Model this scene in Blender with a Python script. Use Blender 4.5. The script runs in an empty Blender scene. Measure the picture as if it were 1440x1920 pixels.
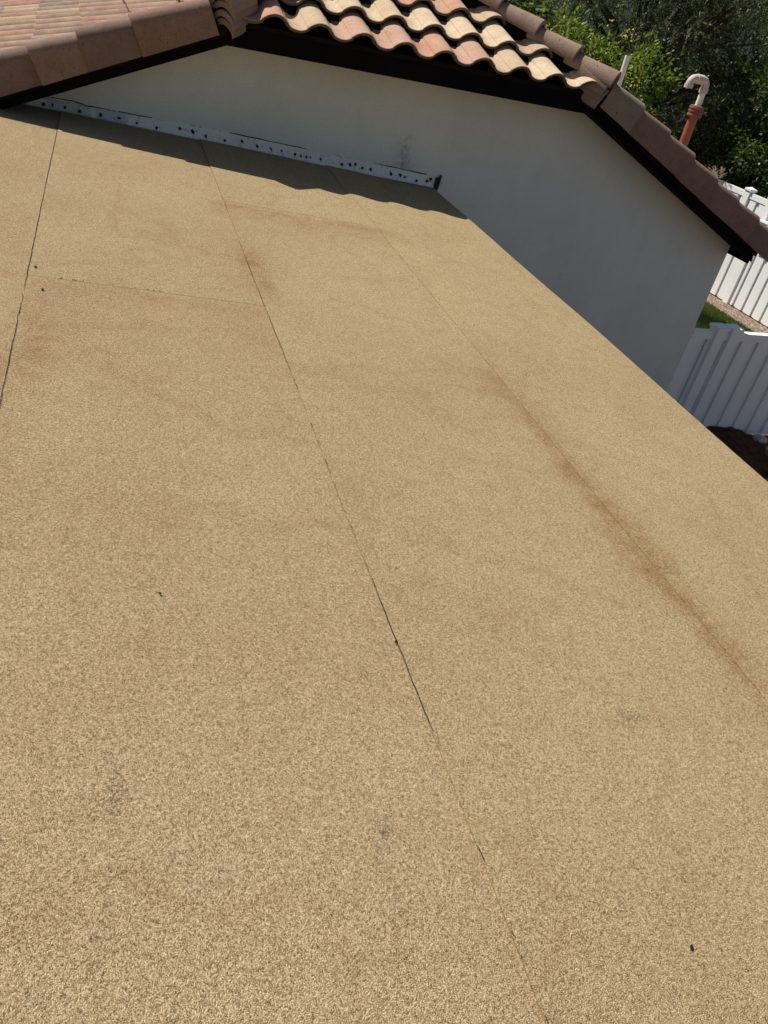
import bpy, bmesh, math, random
import numpy as np
from mathutils import Vector, Matrix

random.seed(7)
rng = np.random.default_rng(11)
scene = bpy.context.scene
COL = scene.collection

# ------------------------------------------------------------------ camera
cam_d = bpy.data.cameras.new('camera')
cam_d.sensor_fit = 'VERTICAL'
cam_d.sensor_height = 24.0
cam_d.lens = 24.0 * 1450.57 / 1920.0
cam_d.clip_start = 0.02
cam_d.clip_end = 500.0
cam = bpy.data.objects.new('camera', cam_d)
COL.objects.link(cam)
right = Vector((0.93060, -0.31063, 0.19364))
down = Vector((-0.02861, -0.58912, -0.80754))
fwd = Vector((0.36492, 0.74595, -0.55712))
cm = Matrix((right, -down, -fwd)).transposed().to_4x4()
cm.translation = Vector((0.0, 0.0, 1.228))
cam.matrix_world = cm
scene.camera = cam

# ------------------------------------------------------------------ sky, sun, exposure
SUN_DIR = Vector((-0.47, 0.52, 1.0)).normalized()          # towards the sun
elev = math.asin(SUN_DIR.z)
azim = math.atan2(SUN_DIR.x, SUN_DIR.y)
world = bpy.data.worlds.new('World')
scene.world = world
world.use_nodes = True
wn = world.node_tree
sky = wn.nodes.new('ShaderNodeTexSky')
sky.sky_type = 'NISHITA'
sky.sun_disc = False
sky.sun_elevation = elev
sky.sun_rotation = azim
bg = wn.nodes['Background']
bg.inputs['Strength'].default_value = 0.06
wn.links.new(sky.outputs[0], bg.inputs['Color'])
sun_d = bpy.data.lights.new('sun', 'SUN')
sun_d.energy = 5.0
sun_d.angle = math.radians(0.53)
sun_d.color = (1.0, 0.955, 0.88)
sun = bpy.data.objects.new('sun', sun_d)
COL.objects.link(sun)
sun.rotation_euler = SUN_DIR.to_track_quat('Z', 'Y').to_euler()
vs = scene.view_settings
vs.view_transform = 'Standard'
vs.look = 'None'
vs.gamma = 1.0
vs.use_curve_mapping = False
vs.exposure = 0.15
scene.cycles.max_bounces = 8

# ------------------------------------------------------------------ helpers
def link(o, parent=None):
    COL.objects.link(o)
    if parent is not None:
        o.parent = parent
    return o

def tag(o, label=None, cat=None, group=None, kind=None):
    if label: o['label'] = label
    if cat: o['category'] = cat
    if group: o['group'] = group
    if kind: o['kind'] = kind
    return o

def empty(name, loc=(0, 0, 0)):
    o = bpy.data.objects.new(name, None)
    o.empty_display_size = 0.2
    COL.objects.link(o)
    o.location = loc
    return o

def mesh_obj(name, verts, faces, mat, parent=None, smooth=None, loc=None):
    me = bpy.data.meshes.new(name)
    me.from_pydata([tuple(v) for v in verts], [], faces)
    me.materials.append(mat)
    if smooth is not None:
        me.polygons.foreach_set('use_smooth', [True] * len(me.polygons))
        me.set_sharp_from_angle(angle=math.radians(smooth))
    me.update()
    o = bpy.data.objects.new(name, me)
    link(o, parent)
    if parent is not None and parent.location.length > 0:
        o.matrix_parent_inverse = Matrix.Translation(parent.location).inverted()
    if loc is not None:
        o.location = loc
    return o

def copy_mesh(src, name, parent, mw):
    o = bpy.data.objects.new(name, src)
    link(o, parent)
    o.matrix_parent_inverse = Matrix.Identity(4)
    o.matrix_basis = mw
    return o

class MB:
    def __init__(self):
        self.v = []; self.f = []
    def box(self, x0, x1, y0, y1, z0, z1):
        b = len(self.v)
        self.v += [(x0,y0,z0),(x1,y0,z0),(x1,y1,z0),(x0,y1,z0),(x0,y0,z1),(x1,y0,z1),(x1,y1,z1),(x0,y1,z1)]
        self.f += [(b,b+3,b+2,b+1),(b+4,b+5,b+6,b+7),(b,b+1,b+5,b+4),(b+1,b+2,b+6,b+5),(b+2,b+3,b+7,b+6),(b+3,b,b+4,b+7)]
        return self
    def prism(self, poly, axis, a0, a1):
        """poly: 2D points; axis 'y': (x,z) extruded along y; 'x': (y,z) along x"""
        b = len(self.v); n = len(poly)
        for a in (a0, a1):
            for p in poly:
                self.v.append((p[0], a, p[1]) if axis == 'y' else ((a, p[0], p[1]) if axis == 'x' else (p[0], p[1], a)))
        self.f.append(tuple(range(b, b+n))); self.f.append(tuple(range(b+2*n-1, b+n-1, -1)))
        for i in range(n):
            j = (i+1) % n
            self.f.append((b+i, b+n+i, b+n+j, b+j))
        return self
    def tube(self, pts, rads, n=12, cap=True):
        pts = [Vector(p) for p in pts]
        b = len(self.v); prev = None
        for i, p in enumerate(pts):
            d = (pts[min(i+1, len(pts)-1)] - pts[max(i-1, 0)]).normalized()
            if prev is None:
                a = d.orthogonal().normalized()
            else:
                a = (prev - d * prev.dot(d)).normalized()
            prev = a; c = d.cross(a)
            for k in range(n):
                t = 2*math.pi*k/n
                self.v.append(tuple(p + (a*math.cos(t) + c*math.sin(t))*rads[i]))
        for i in range(len(pts)-1):
            for k in range(n):
                k2 = (k+1) % n
                self.f.append((b+i*n+k, b+i*n+k2, b+(i+1)*n+k2, b+(i+1)*n+k))
        if cap:
            self.f.append(tuple(b+k for k in reversed(range(n))))
            e = b+(len(pts)-1)*n
            self.f.append(tuple(e+k for k in range(n)))
        return self
    def build(self, name, mat, parent=None, smooth=None):
        o = mesh_obj(name, self.v, self.f, mat, parent, smooth)
        bm = bmesh.new(); bm.from_mesh(o.data)
        bmesh.ops.recalc_face_normals(bm, faces=bm.faces)
        bm.to_mesh(o.data); bm.free()
        return o

# ------------------------------------------------------------------ materials
class NT:
    def __init__(self, name):
        self.m = bpy.data.materials.new(name); self.m.use_nodes = True
        self.t = self.m.node_tree; self.N = self.t.nodes
        self.b = self.N['Principled BSDF']
        self.out = self.N['Material Output']
    def new(self, kind, **kw):
        n = self.N.new('ShaderNode' + kind)
        for k, v in kw.items(): setattr(n, k, v)
        return n
    def con(self, a, b): self.t.links.new(a, b)
    def val(self, sock, v):
        if hasattr(v, 'is_output'): self.con(v, sock)
        else: sock.default_value = v
    def math(self, op, a, b=0.0, clamp=False):
        n = self.new('Math', operation=op, use_clamp=clamp)
        self.val(n.inputs[0], a); self.val(n.inputs[1], b)
        return n.outputs[0]
    def noise(self, scale, detail=3, rough=0.5, vec=None, dist=0.0):
        n = self.new('TexNoise')
        n.inputs['Scale'].default_value = scale; n.inputs['Detail'].default_value = detail
        n.inputs['Roughness'].default_value = rough; n.inputs['Distortion'].default_value = dist
        if vec is not None: self.con(vec, n.inputs['Vector'])
        return n.outputs['Fac']
    def ramp(self, fac, stops, interp='LINEAR'):
        n = self.new('ValToRGB'); cr = n.color_ramp; cr.interpolation = interp
        while len(cr.elements) < len(stops): cr.elements.new(0.5)
        for e, (p, c) in zip(cr.elements, stops):
            e.position = p; e.color = (c[0], c[1], c[2], 1) if not isinstance(c, (int, float)) else (c, c, c, 1)
        self.con(fac, n.inputs[0]); return n.outputs[0]
    def mix(self, fac, a, b, blend='MIX'):
        n = self.new('Mix', data_type='RGBA', blend_type=blend)
        self.val(n.inputs[0], fac)
        for i, c in ((6, a), (7, b)):
            if hasattr(c, 'is_output'): self.con(c, n.inputs[i])
            else: n.inputs[i].default_value = (c[0], c[1], c[2], 1)
        return n.outputs[2]
    def bump(self, h, strength=0.3, dist=0.01, normal=None):
        n = self.new('Bump'); n.inputs['Strength'].default_value = strength; n.inputs['Distance'].default_value = dist
        self.con(h, n.inputs['Height'])
        if normal is not None: self.con(normal, n.inputs['Normal'])
        return n.outputs[0]
    def pos(self): return self.new('NewGeometry').outputs['Position']
    def obj(self): return self.new('TexCoord').outputs['Object']
    def rand(self): return self.new('ObjectInfo').outputs['Random']
    def attr(self, name):
        n = self.new('Attribute'); n.attribute_name = name; return n.outputs['Fac']
    def offset(self, vec, amount):
        c = self.new('CombineXYZ'); s = self.math('MULTIPLY', self.rand(), amount)
        self.con(s, c.inputs[0]); self.con(s, c.inputs[1])
        a = self.new('VectorMath', operation='ADD'); self.con(vec, a.inputs[0]); self.con(c.outputs[0], a.inputs[1])
        return a.outputs[0]
    def set(self, color=None, rough=0.9, spec=0.2, normal=None, metal=0.0):
        if color is not None: self.val(self.b.inputs['Base Color'], color if hasattr(color, 'is_output') else (*color, 1))
        self.val(self.b.inputs['Roughness'], rough); self.b.inputs['Specular IOR Level'].default_value = spec
        self.b.inputs['Metallic'].default_value = metal
        if normal is not None: self.con(normal, self.b.inputs['Normal'])
        return self.m

def mat_sheet():
    n = NT('granule_cap_sheet'); p = n.offset(n.pos(), 13.0)
    big = n.noise(1.1, 5, 0.62, p); mid = n.noise(16, 4, 0.65, p)
    def grains(scale):
        v = n.new('TexVoronoi'); v.inputs['Scale'].default_value = scale; n.con(p, v.inputs['Vector'])
        sp = n.new('SeparateColor'); n.con(v.outputs['Color'], sp.inputs[0])
        return sp.outputs[0], v.outputs['Distance']
    va, da = grains(560); vb, db = grains(1000)
    g0 = n.noise(150, 3, 0.7, p)
    g = n.math('ADD', n.math('SUBTRACT', n.math('MULTIPLY', g0, 0.60), 0.09), n.math('ADD', n.math('MULTIPLY', va, 0.32), n.math('MULTIPLY', vb, 0.26)))
    c = n.ramp(g, [(0.22, (0.12, 0.085, 0.046)), (0.36, (0.365, 0.270, 0.140)), (0.50, (0.60, 0.458, 0.242)), (0.62, (0.78, 0.612, 0.345)), (0.78, (0.96, 0.84, 0.58))])
    c = n.mix(n.ramp(da, [(0.35, 0.0), (0.75, 0.5)]), c, (0.45, 0.39, 0.32), 'MULTIPLY')
    c = n.mix(n.ramp(big, [(0.38, 0.0), (0.66, 0.75)]), c, (0.895, 0.852, 0.825), 'MULTIPLY')
    c = n.mix(n.ramp(mid, [(0.42, 0.0), (0.75, 0.38)]), c, (0.80, 0.77, 0.74), 'MULTIPLY')
    # faint dried tide lines
    td = n.noise(0.85, 3, 0.55, n.offset(n.pos(), 41.0))
    tl = n.ramp(td, [(0.470, 0.0), (0.492, 0.34), (0.498, 0.0), (0.56, 0.0)])
    c = n.mix(tl, c, (0.83, 0.76, 0.68), 'MULTIPLY')
    st = n.attr('stain')
    sn = n.noise(11, 5, 0.7, p); sf = n.noise(70, 3, 0.6, p)
    sm = n.math('MULTIPLY', st, n.ramp(n.math('ADD', n.math('MULTIPLY', sn, 0.65), n.math('MULTIPLY', sf, 0.35)), [(0.36, 0.12), (0.60, 1.0)]), clamp=True)
    c = n.mix(sm, c, (0.70, 0.56, 0.45), 'MULTIPLY')
    sc = n.attr('scuff')
    k = n.noise(170, 2, 0.6, p)
    km = n.math('MULTIPLY', sc, n.ramp(k, [(0.50, 0.0), (0.56, 0.85)]), clamp=True)
    c = n.mix(km, c, (0.05, 0.042, 0.034))
    # rolls differ a little: some are rosier
    c = n.mix(n.attr('rosy'), c, (0.965, 0.912, 0.955), 'MULTIPLY')
    nb = n.bump(n.math('SUBTRACT', n.math('MULTIPLY', va, 0.5), da), 0.85, 0.0035)
    nb = n.bump(mid, 0.18, 0.01, nb)
    return n.set(c, 0.95, 0.12, nb)

def mat_stucco():
    n = NT('cream_stucco'); p = n.pos()
    f = n.noise(110, 3, 0.65, p); b = n.noise(1.3, 4, 0.6, p); m = n.noise(7, 4, 0.6, p)
    mp = n.new('Mapping'); n.con(p, mp.inputs['Vector']); mp.inputs['Scale'].default_value = (5.0, 5.0, 0.55)
    st = n.noise(2.2, 5, 0.65, mp.outputs[0])
    c = n.ramp(b, [(0.3, (0.735, 0.750, 0.672)), (0.7, (0.805, 0.820, 0.745))])
    c = n.mix(n.ramp(m, [(0.45, 0.0), (0.8, 0.30)]), c, (0.86, 0.84, 0.80), 'MULTIPLY')
    c = n.mix(n.ramp(st, [(0.50, 0.0), (0.75, 0.22)]), c, (0.84, 0.81, 0.75), 'MULTIPLY')
    c = n.mix(n.ramp(f, [(0.30, 0.75), (0.55, 0.0)]), c, (0.76, 0.75, 0.73), 'MULTIPLY')
    sm = n.attr('smudge'); sn = n.noise(28, 4, 0.7, p)
    c = n.mix(n.math('MULTIPLY', sm, n.ramp(sn, [(0.36, 0.0), (0.62, 1.0)]), clamp=True), c, (0.30, 0.28, 0.25))
    return n.set(c, 0.95, 0.1, n.bump(n.math('ADD', f, n.math('MULTIPLY', m, 1.2)), 0.55, 0.006))

def mat_tile(name, stops, seed_shift=0.0, TINT=(0.52, 0.40, 0.26)):
    n = NT(name); o = n.offset(n.obj(), 31.0)
    r = n.math('FRACT', n.math('ADD', n.rand(), seed_shift))
    base = n.ramp(r, stops, 'CONSTANT')
    m = n.noise(9, 4, 0.6, o); g = n.noise(190, 2, 0.6, o); bl = n.noise(28, 3, 0.6, o)
    c = n.mix(n.ramp(m, [(0.42, 0.0), (0.65, 0.5)]), base, TINT)
    c = n.mix(n.ramp(bl, [(0.5, 0.0), (0.8, 0.30)]), c, (0.62, 0.54, 0.50), 'MULTIPLY')
    li = n.noise(55, 4, 0.7, o); wide = n.noise(4.0, 3, 0.6, o)
    c = n.mix(n.ramp(wide, [(0.48, 0.0), (0.72, 0.55)]), c, (0.70, 0.60, 0.52), 'MULTIPLY')
    c = n.mix(n.ramp(li, [(0.60, 0.0), (0.70, 0.55)]), c, (0.36, 0.31, 0.26), 'MULTIPLY')
    c = n.mix(n.ramp(g, [(0.3, 0.6), (0.58, 0.0)]), c, (0.45, 0.38, 0.34), 'MULTIPLY')
    return n.set(c, 0.9, 0.2, n.bump(n.math('ADD', g, bl), 0.4, 0.004))

def mat_plain(name, col, rough=0.6, spec=0.3, var=0.15, scale=12.0, bump=0.1, metal=0.0):
    n = NT(name); p = n.obj(); a = n.noise(scale, 4, 0.6, p); f = n.noise(scale*12, 2, 0.5, p)
    d = tuple(x*(1-2*var) for x in col)
    c = n.ramp(a, [(0.3, d), (0.65, col)])
    return n.set(c, rough, spec, n.bump(f, bump, 0.004), metal)

def mat_flashing():
    n = NT('painted_flashing'); p = n.pos(); a = n.noise(3.2, 3, 0.6, p); f = n.noise(40, 4, 0.7, p)
    c = n.ramp(a, [(0.35, (0.80, 0.78, 0.71)), (0.6, (0.86, 0.83, 0.76))])
    c = n.mix(n.attr('bare'), c, (0.55, 0.58, 0.62))
    c = n.mix(n.ramp(f, [(0.56, 0.0), (0.68, 0.75)]), c, (0.27, 0.20, 0.14))
    return n.set(c, 0.55, 0.4, n.bump(f, 0.2, 0.003))

def mat_leaf(name, stops, gloss=0.35, trans=0.35):
    n = NT(name)
    r = n.attr('leafrand')
    c = n.ramp(r, stops)
    n.set(c, gloss, 0.35)
    tr = n.new('BsdfTranslucent')
    tc = n.mix(1.0, c, (1.25, 1.35, 0.6), 'MULTIPLY'); n.con(tc, tr.inputs[0])
    ms = n.new('MixShader'); ms.inputs[0].default_value = trans
    n.con(n.b.outputs[0], ms.inputs[1]); n.con(tr.outputs[0], ms.inputs[2])
    n.con(ms.outputs[0], n.out.inputs['Surface'])
    return n.m

def mat_soil(name, a, b, scale=8, bump=0.8, dist=0.03):
    n = NT(name); p = n.pos(); x = n.noise(scale, 6, 0.65, p); f = n.noise(scale*9, 3, 0.6, p)
    c = n.ramp(n.math('ADD', n.math('MULTIPLY', x, 0.6), n.math('MULTIPLY', f, 0.4)), [(0.35, a), (0.65, b)])
    return n.set(c, 0.95, 0.1, n.bump(n.math('ADD', x, f), bump, dist))

M_SHEET = mat_sheet()
M_STUCCO = mat_stucco()
M_TILE = mat_tile('clay_blend_tile', [(0.0, (0.68, 0.545, 0.38)), (0.26, (0.60, 0.45, 0.305)), (0.42, (0.56, 0.30, 0.215)), (0.58, (0.50, 0.39, 0.295)), (0.70, (0.55, 0.34, 0.25)), (0.86, (0.40, 0.29, 0.22))])
M_TILE_L = mat_tile('rosy_blend_tile', [(0.0, (0.40, 0.205, 0.15)), (0.24, (0.38, 0.25, 0.18)), (0.42, (0.30, 0.215, 0.17)), (0.62, (0.43, 0.235, 0.175)), (0.78, (0.46, 0.35, 0.23)), (0.9, (0.33, 0.225, 0.18))])
M_RAKE = mat_tile('brown_trim_tile', [(0.0, (0.31, 0.190, 0.140)), (0.35, (0.25, 0.165, 0.125)), (0.7, (0.34, 0.225, 0.170))], TINT=(0.26, 0.185, 0.14))
M_HIP = mat_tile('brown_hip_tile', [(0.0, (0.36, 0.245, 0.185)), (0.5, (0.32, 0.225, 0.17))], TINT=(0.36, 0.27, 0.21))
M_TANRAKE = mat_tile('tan_trim_tile', [(0.0, (0.33, 0.265, 0.19))], TINT=(0.30, 0.235, 0.17))
M_BUTT = mat_plain('grimy_tile_edge', (0.20, 0.14, 0.085), 0.95, 0.1, 0.25, 14, 0.3)
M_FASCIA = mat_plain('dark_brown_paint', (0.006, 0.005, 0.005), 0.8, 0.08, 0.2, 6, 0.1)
M_FELT = mat_plain('black_underlayment', (0.014, 0.012, 0.012), 0.95, 0.1, 0.2, 10, 0.2)
M_FLASH = mat_flashing()
M_TAR = mat_plain('black_tar', (0.012, 0.011, 0.011), 0.55, 0.3, 0.2, 40, 0.3)
M_DRIP = mat_plain('tan_drip_metal', (0.48, 0.39, 0.27), 0.5, 0.4, 0.15, 6, 0.05)
M_PVC = mat_plain('white_pvc', (0.84, 0.82, 0.77), 0.4, 0.4, 0.05, 9, 0.03)
M_PVCD = mat_plain('weathered_pvc', (0.66, 0.58, 0.50), 0.6, 0.3, 0.10, 12, 0.1)
M_REDPIPE = mat_plain('red_painted_pipe', (0.42, 0.115, 0.065), 0.6, 0.3, 0.15, 14, 0.1)
M_RUST = mat_plain('rusty_clamp', (0.26, 0.10, 0.07), 0.55, 0.4, 0.25, 30, 0.2)
M_VINYL = mat_plain('white_vinyl', (0.89, 0.89, 0.875), 0.4, 0.4, 0.02, 3, 0.02)
M_BARK = mat_plain('bark', (0.10, 0.075, 0.055), 0.95, 0.1, 0.25, 18, 0.7)

# ------------------------------------------------------------------ measured layout
YW = 6.154                 # gable wall face
YF = 5.854                 # fascia face
A1, A2 = 0.971, 3.796      # clipped eave ends
ZE = 0.677                 # fascia bottom
K = 0.4275                 # roof pitch
XC = 6.018                 # right wall corner
ZD = 0.825                 # deck height at the eave corner
RM, RN = 0.0127, -0.0564   # flat roof falls
ZG = -2.45
SK = 0.0393; EK = 0.0367
def zroof(x, y): return RM*y + RN*x
def seam(x0, y): return x0 + SK*(y - YW)
XM = (A1 + A2)/2; HALF = (A2 - A1)/2
YAP = YF + HALF            # hip apex
ZR = ZD + K*HALF           # ridge deck height
YB = 17.0                  # back of house

# ------------------------------------------------------------------ ground
gm = NT('dry_ground'); gp = gm.pos()
g1 = gm.noise(1.2, 6, 0.6, gp); g2 = gm.noise(30, 4, 0.7, gp)
gc = gm.ramp(gm.math('ADD', gm.math('MULTIPLY', g1, 0.5), gm.math('MULTIPLY', g2, 0.5)), [(0.35, (0.10, 0.065, 0.045)), (0.65, (0.21, 0.145, 0.10))])
M_GROUND = gm.set(gc, 0.95, 0.1, gm.bump(g2, 0.5, 0.02))
tag(mesh_obj('ground', [(-150,-150,ZG),(150,-150,ZG),(150,150,ZG),(-150,150,ZG)], [(0,1,2,3)], M_GROUND), kind='structure')

# ------------------------------------------------------------------ house
house = empty('house', (2.4, 9.0, ZG))
tag(house, 'cream stucco house with clipped gable and clay tile roof behind the flat roof', 'house')

def wall_mesh():
    # gable wall as a fine sheet with thickness so the smudge attribute has points to sit on
    xs = np.linspace(-2.6, XC, 175)
    m = MB(); nz = 60
    def top(x):
        return min(ZE + 0.10, ZE + 0.10 - K*(x - A2), ZE + 0.10 + K*(x - A1))
    v = []; f = []
    for x in xs:
        zt = top(x)
        for j in range(nz+1):
            z = ZG + (zt - ZG)*j/nz
            if x < -0.6: z = min(z, top(x))
            v.append((x, YW, z))
    n1 = nz+1
    for i in range(len(xs)-1):
        for j in range(nz):
            f.append((i*n1+j, (i+1)*n1+j, (i+1)*n1+j+1, i*n1+j+1))
    b = len(v)
    for x in xs:
        v.append((x, YW+0.15, ZG)); v.append((x, YW+0.15, top(x)))
    for i in range(len(xs)-1):
        f.append((b+2*i, b+2*i+1, b+2*i+3, b+2*i+2))
        f.append((i*n1+nz, (i+1)*n1+nz, b+2*i+3, b+2*i+1))
    l = len(xs)-1
    f.append((l*n1, b+2*l, b+2*l+1, l*n1+nz))
    o = mesh_obj('gable_wall', v, f, M_STUCCO, house)
    at = o.data.attributes.new('smudge', 'FLOAT', 'POINT')
    vals = []
    for p in v:
        a = math.exp(-((p[0]-2.445)/0.028)**2) * (1 if -0.02 < p[2] < 0.24 else 0) * 0.55
        a += 0.5*math.exp(-((p[0]-2.50)/0.06)**2 - ((p[2]-0.06)/0.05)**2)
        a += 0.25*math.exp(-((p[0]-2.42)/0.09)**2 - ((p[2]-0.1)/0.15)**2)
        vals.append(min(a, 1.0))
    at.data.foreach_set('value', vals)
    return o
wall_mesh()
MB().box(XC-0.15, XC, YW+0.151, YB, ZG, ZD - K*(XC-A2) - 0.02).build('side_wall', M_STUCCO, house)
MB().box(-2.6, -2.45, YW+0.151, YB, ZG, ZD + K*(-2.6-A1) - 0.02).build('side_wall', M_STUCCO, house)

# decks (with black underlayment on top) – each roof slope is a part that carries its tiles
TH = 0.03
def deck(name, poly):
    v = [Vector(p) for p in poly]
    n = (v[1]-v[0]).cross(v[2]-v[0]).normalized()
    if n.z < 0: n = -n
    nn = len(v)
    vv = [tuple(p) for p in v] + [tuple(p - Vector((0,0,TH))) for p in v]
    f = [tuple(range(nn)), tuple(range(2*nn-1, nn-1, -1))]
    for i in range(nn):
        j = (i+1) % nn; f.append((i, nn+i, nn+j, j))
    o = MB(); o.v = vv; o.f = f
    return o.build(name, M_FELT, house)
XL = -2.75; XR = 6.06
zl = lambda x: ZD + K*(x - A1)
zr = lambda x: ZD - K*(x - A2)
front_slope = deck('front_roof_slope', [(A1, YF, ZD), (A2, YF, ZD), (XM, YAP, ZR)])
left_slope = deck('left_roof_slope', [(XL, YF, zl(XL)), (A1, YF, ZD), (XM, YAP, ZR), (XM, YB, ZR), (XL, YB, zl(XL))])
right_slope = deck('right_roof_slope', [(A2, YF, ZD), (XR, YF, zr(XR)), (XR, YB, zr(XR)), (XM, YB, ZR), (XM, YAP, ZR)])
front_slope['label'] = 'small front hip slope of pale and rosy curved tiles'

# fascia and rake boards, soffit
FT = 0.03
eave_board = MB().box(A1, A2, YF, YF+FT, ZE, ZD-TH-0.002).build('eave_board', M_FASCIA, house)
hb = 0.118
left_board = MB().prism([(A1, ZE), (A1, ZE+hb), (XL, ZE+hb+K*(XL-A1)), (XL, ZE+K*(XL-A1))], 'y', YF+0.001, YF+FT).build('rake_board', M_FASCIA, house)
right_board = MB().prism([(A2, ZE), (XR, ZE-K*(XR-A2)), (XR-0.02, ZE+hb-K*(XR-A2)), (A2, ZE+hb)], 'y', YF+0.001, YF+FT).build('rake_board', M_FASCIA, house)
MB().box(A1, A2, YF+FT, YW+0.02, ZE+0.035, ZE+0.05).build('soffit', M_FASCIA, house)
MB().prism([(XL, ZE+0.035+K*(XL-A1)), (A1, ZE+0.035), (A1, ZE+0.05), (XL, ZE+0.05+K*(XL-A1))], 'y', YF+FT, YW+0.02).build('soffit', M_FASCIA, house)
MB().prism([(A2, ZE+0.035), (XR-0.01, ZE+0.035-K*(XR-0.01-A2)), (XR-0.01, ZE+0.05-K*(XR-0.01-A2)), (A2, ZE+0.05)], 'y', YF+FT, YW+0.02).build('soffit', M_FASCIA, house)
MB().box(XR-0.025, XR, YF+FT+0.002, YB, zr(XR)-0.17, zr(XR)-TH-0.004).build('eave_board', M_FASCIA, house)

# filler bars added to stop sun leaking through under the rake tiles
def slope_bar(x0, x1, side, y0, y1, n0, n1):
    zz = (lambda x: ZE + K*(x - A1)) if side < 0 else (lambda x: ZE - K*(x - A2))
    return MB().prism([(x0, zz(x0)+n0), (x1, zz(x1)+n0), (x1, zz(x1)+n1), (x0, zz(x0)+n1)], 'y', y0, y1)
slope_bar(XL, A1, -1, 5.835, 5.8535, 0.06, 0.235).build('sun_leak_filler', M_FELT, house)
slope_bar(A2, XR, 1, 5.835, 5.8535, 0.06, 0.235).build('sun_leak_filler', M_FELT, house)

# ---------------------------------------------------------------- S tiles
PITCH = 0.305; EXPO = 0.33; TL = 0.41
PROF = [(0.0,0.040),(0.008,0.026),(0.022,0.013),(0.042,0.005),(0.066,0.001),(0.090,0.001),(0.112,0.006),(0.128,0.015),(0.136,0.022),(0.1365,0.0275),(0.150,0.040),(0.166,0.052),(0.184,0.062),(0.204,0.069),(0.226,0.072),(0.248,0.070),(0.268,0.063),(0.286,0.051),(0.300,0.035),(0.312,0.018)]
def s_tile(name, mat, length=TL, thick=0.018, wob=0.0):
    v = []; f = []
    n = len(PROF)
    segs = [0.0, 0.004, length*0.5, length]
    nrm = []
    for i in range(n):
        a = PROF[max(i-1,0)]; b = PROF[min(i+1,n-1)]
        d = Vector((b[0]-a[0], b[1]-a[1])).normalized(); nrm.append(Vector((-d.y, d.x)))
    for s in segs:
        off = 0.052*(1 - s/EXPO) + 0.006
        inset = 0.003 if s == 0.0 else 0.0
        for (u, h), q in zip(PROF, nrm):
            v.append((u - q.x*inset, s, h + off + thick - q.y*inset))
    for s in (0.0, length):
        off = 0.052*(1 - s/EXPO) + 0.006
        for (u, h), q in zip(PROF, nrm):
            v.append((u - q.x*thick*0.9, s, h + off + thick - q.y*thick))
    for k in range(len(segs)-1):
        for i in range(n-1):
            f.append((k*n+i, k*n+i+1, (k+1)*n+i+1, (k+1)*n+i))
    b0 = len(segs)*n; b1 = b0+n; t1 = (len(segs)-1)*n
    for i in range(n-1):
        f.append((i+1, i, b0+i, b0+i+1))
        f.append((t1+i, t1+i+1, b1+i+1, b1+i))
        f.append((b0+i+1, b0+i, b1+i, b1+i+1))
    f.append((0, n, 2*n, 3*n, b1, b0)); f.append((n-1, b0+n-1, b1+n-1, 3*n+n-1, 2*n+n-1, n+n-1))
    me = bpy.data.meshes.new(name); me.from_pydata(v, [], f); me.materials.append(mat); me.materials.append(M_BUTT)
    me.polygons.foreach_set('use_smooth', [True]*len(me.polygons))
    nt = (len(segs)-1)*(n-1)
    me.polygons.foreach_set('material_index', [0 if i < nt else 1 for i in range(len(me.polygons))])
    me.set_sharp_from_angle(angle=math.radians(28)); me.update()
    return me
ME_TILE = s_tile('roof_tile', M_TILE)
ME_TILE_L = s_tile('roof_tile', M_TILE_L)
HINV = Matrix.Translation(house.location).inverted()
def frame(o, u, v, n):
    m = Matrix((u, v, n)).transposed().to_4x4(); m.translation = o
    return m
def put_tile(me, slope, o, u, v, n, jit=1.0):
    a = random.gauss(0, 0.006)*jit
    u2 = (u*math.cos(a) + v*math.sin(a)); v2 = (v*math.cos(a) - u*math.sin(a))
    oo = o + v*random.gauss(0, 0.004)*jit + n*random.uniform(0, 0.003)*jit
    t = copy_mesh(me, 'roof_tile', slope, frame(oo, u2, v2, n))
    # the slope parts share the house's inverse: house sits at its own base
    t.matrix_basis = frame(oo, u2, v2, n)
    return t
cs = 1/math.sqrt(1+K*K); sn = K*cs
# front hip slope
uF, vF, nF = Vector((1,0,0)), Vector((0,cs,sn)), Vector((0,-sn,cs))
o0 = Vector((1.4176-0.078, 5.813, 0.838-0.012))
T_tip = 0.0
for c in range(0, 5):
    for i in range(-2, 9):
        o = o0 + uF*(i*PITCH) + vF*(c*EXPO)
        ym = o.y - YF
        xl = A1 + max(ym, 0) + 0.05; xr_ = A2 - max(ym, 0) - 0.06
        if o.x < xl - 0.02 or o.x + 0.31 > xr_ + 0.05: continue
        put_tile(ME_TILE, front_slope, o - nF*0.058, uF, vF, nF)
# left slope: upslope is +x
uL, vL, nL = Vector((0,-1,0)), Vector((cs,0,sn)), Vector((-sn,0,cs))
EX = EXPO*cs
for r in range(0, 23):
    for c in range(-3, 8):
        x = -0.153 + EX*c
        y = 6.20 + PITCH*r
        if x > A1 + max(y - YF, 0) - 0.30 or x + 0.1 > XM - 0.10: continue
        o = Vector((x, y, zl(x)))
        put_tile(ME_TILE_L, left_slope, o, uL, vL, nL)
# right slope (faces away): the rows next to the rake
uR, vR, nR = Vector((0,1,0)), Vector((-cs,0,sn)), Vector((sn,0,cs))
for r in range(0, 4):
    for c in range(0, 7):
        x = 6.13 - EX*c; y = 5.93 + PITCH*r
        if x < A2 - max(y + 0.3 - YF, 0) + 0.15: continue
        put_tile(ME_TILE, right_slope, Vector((x, y, zr(x))), uR, vR, nR)

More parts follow.
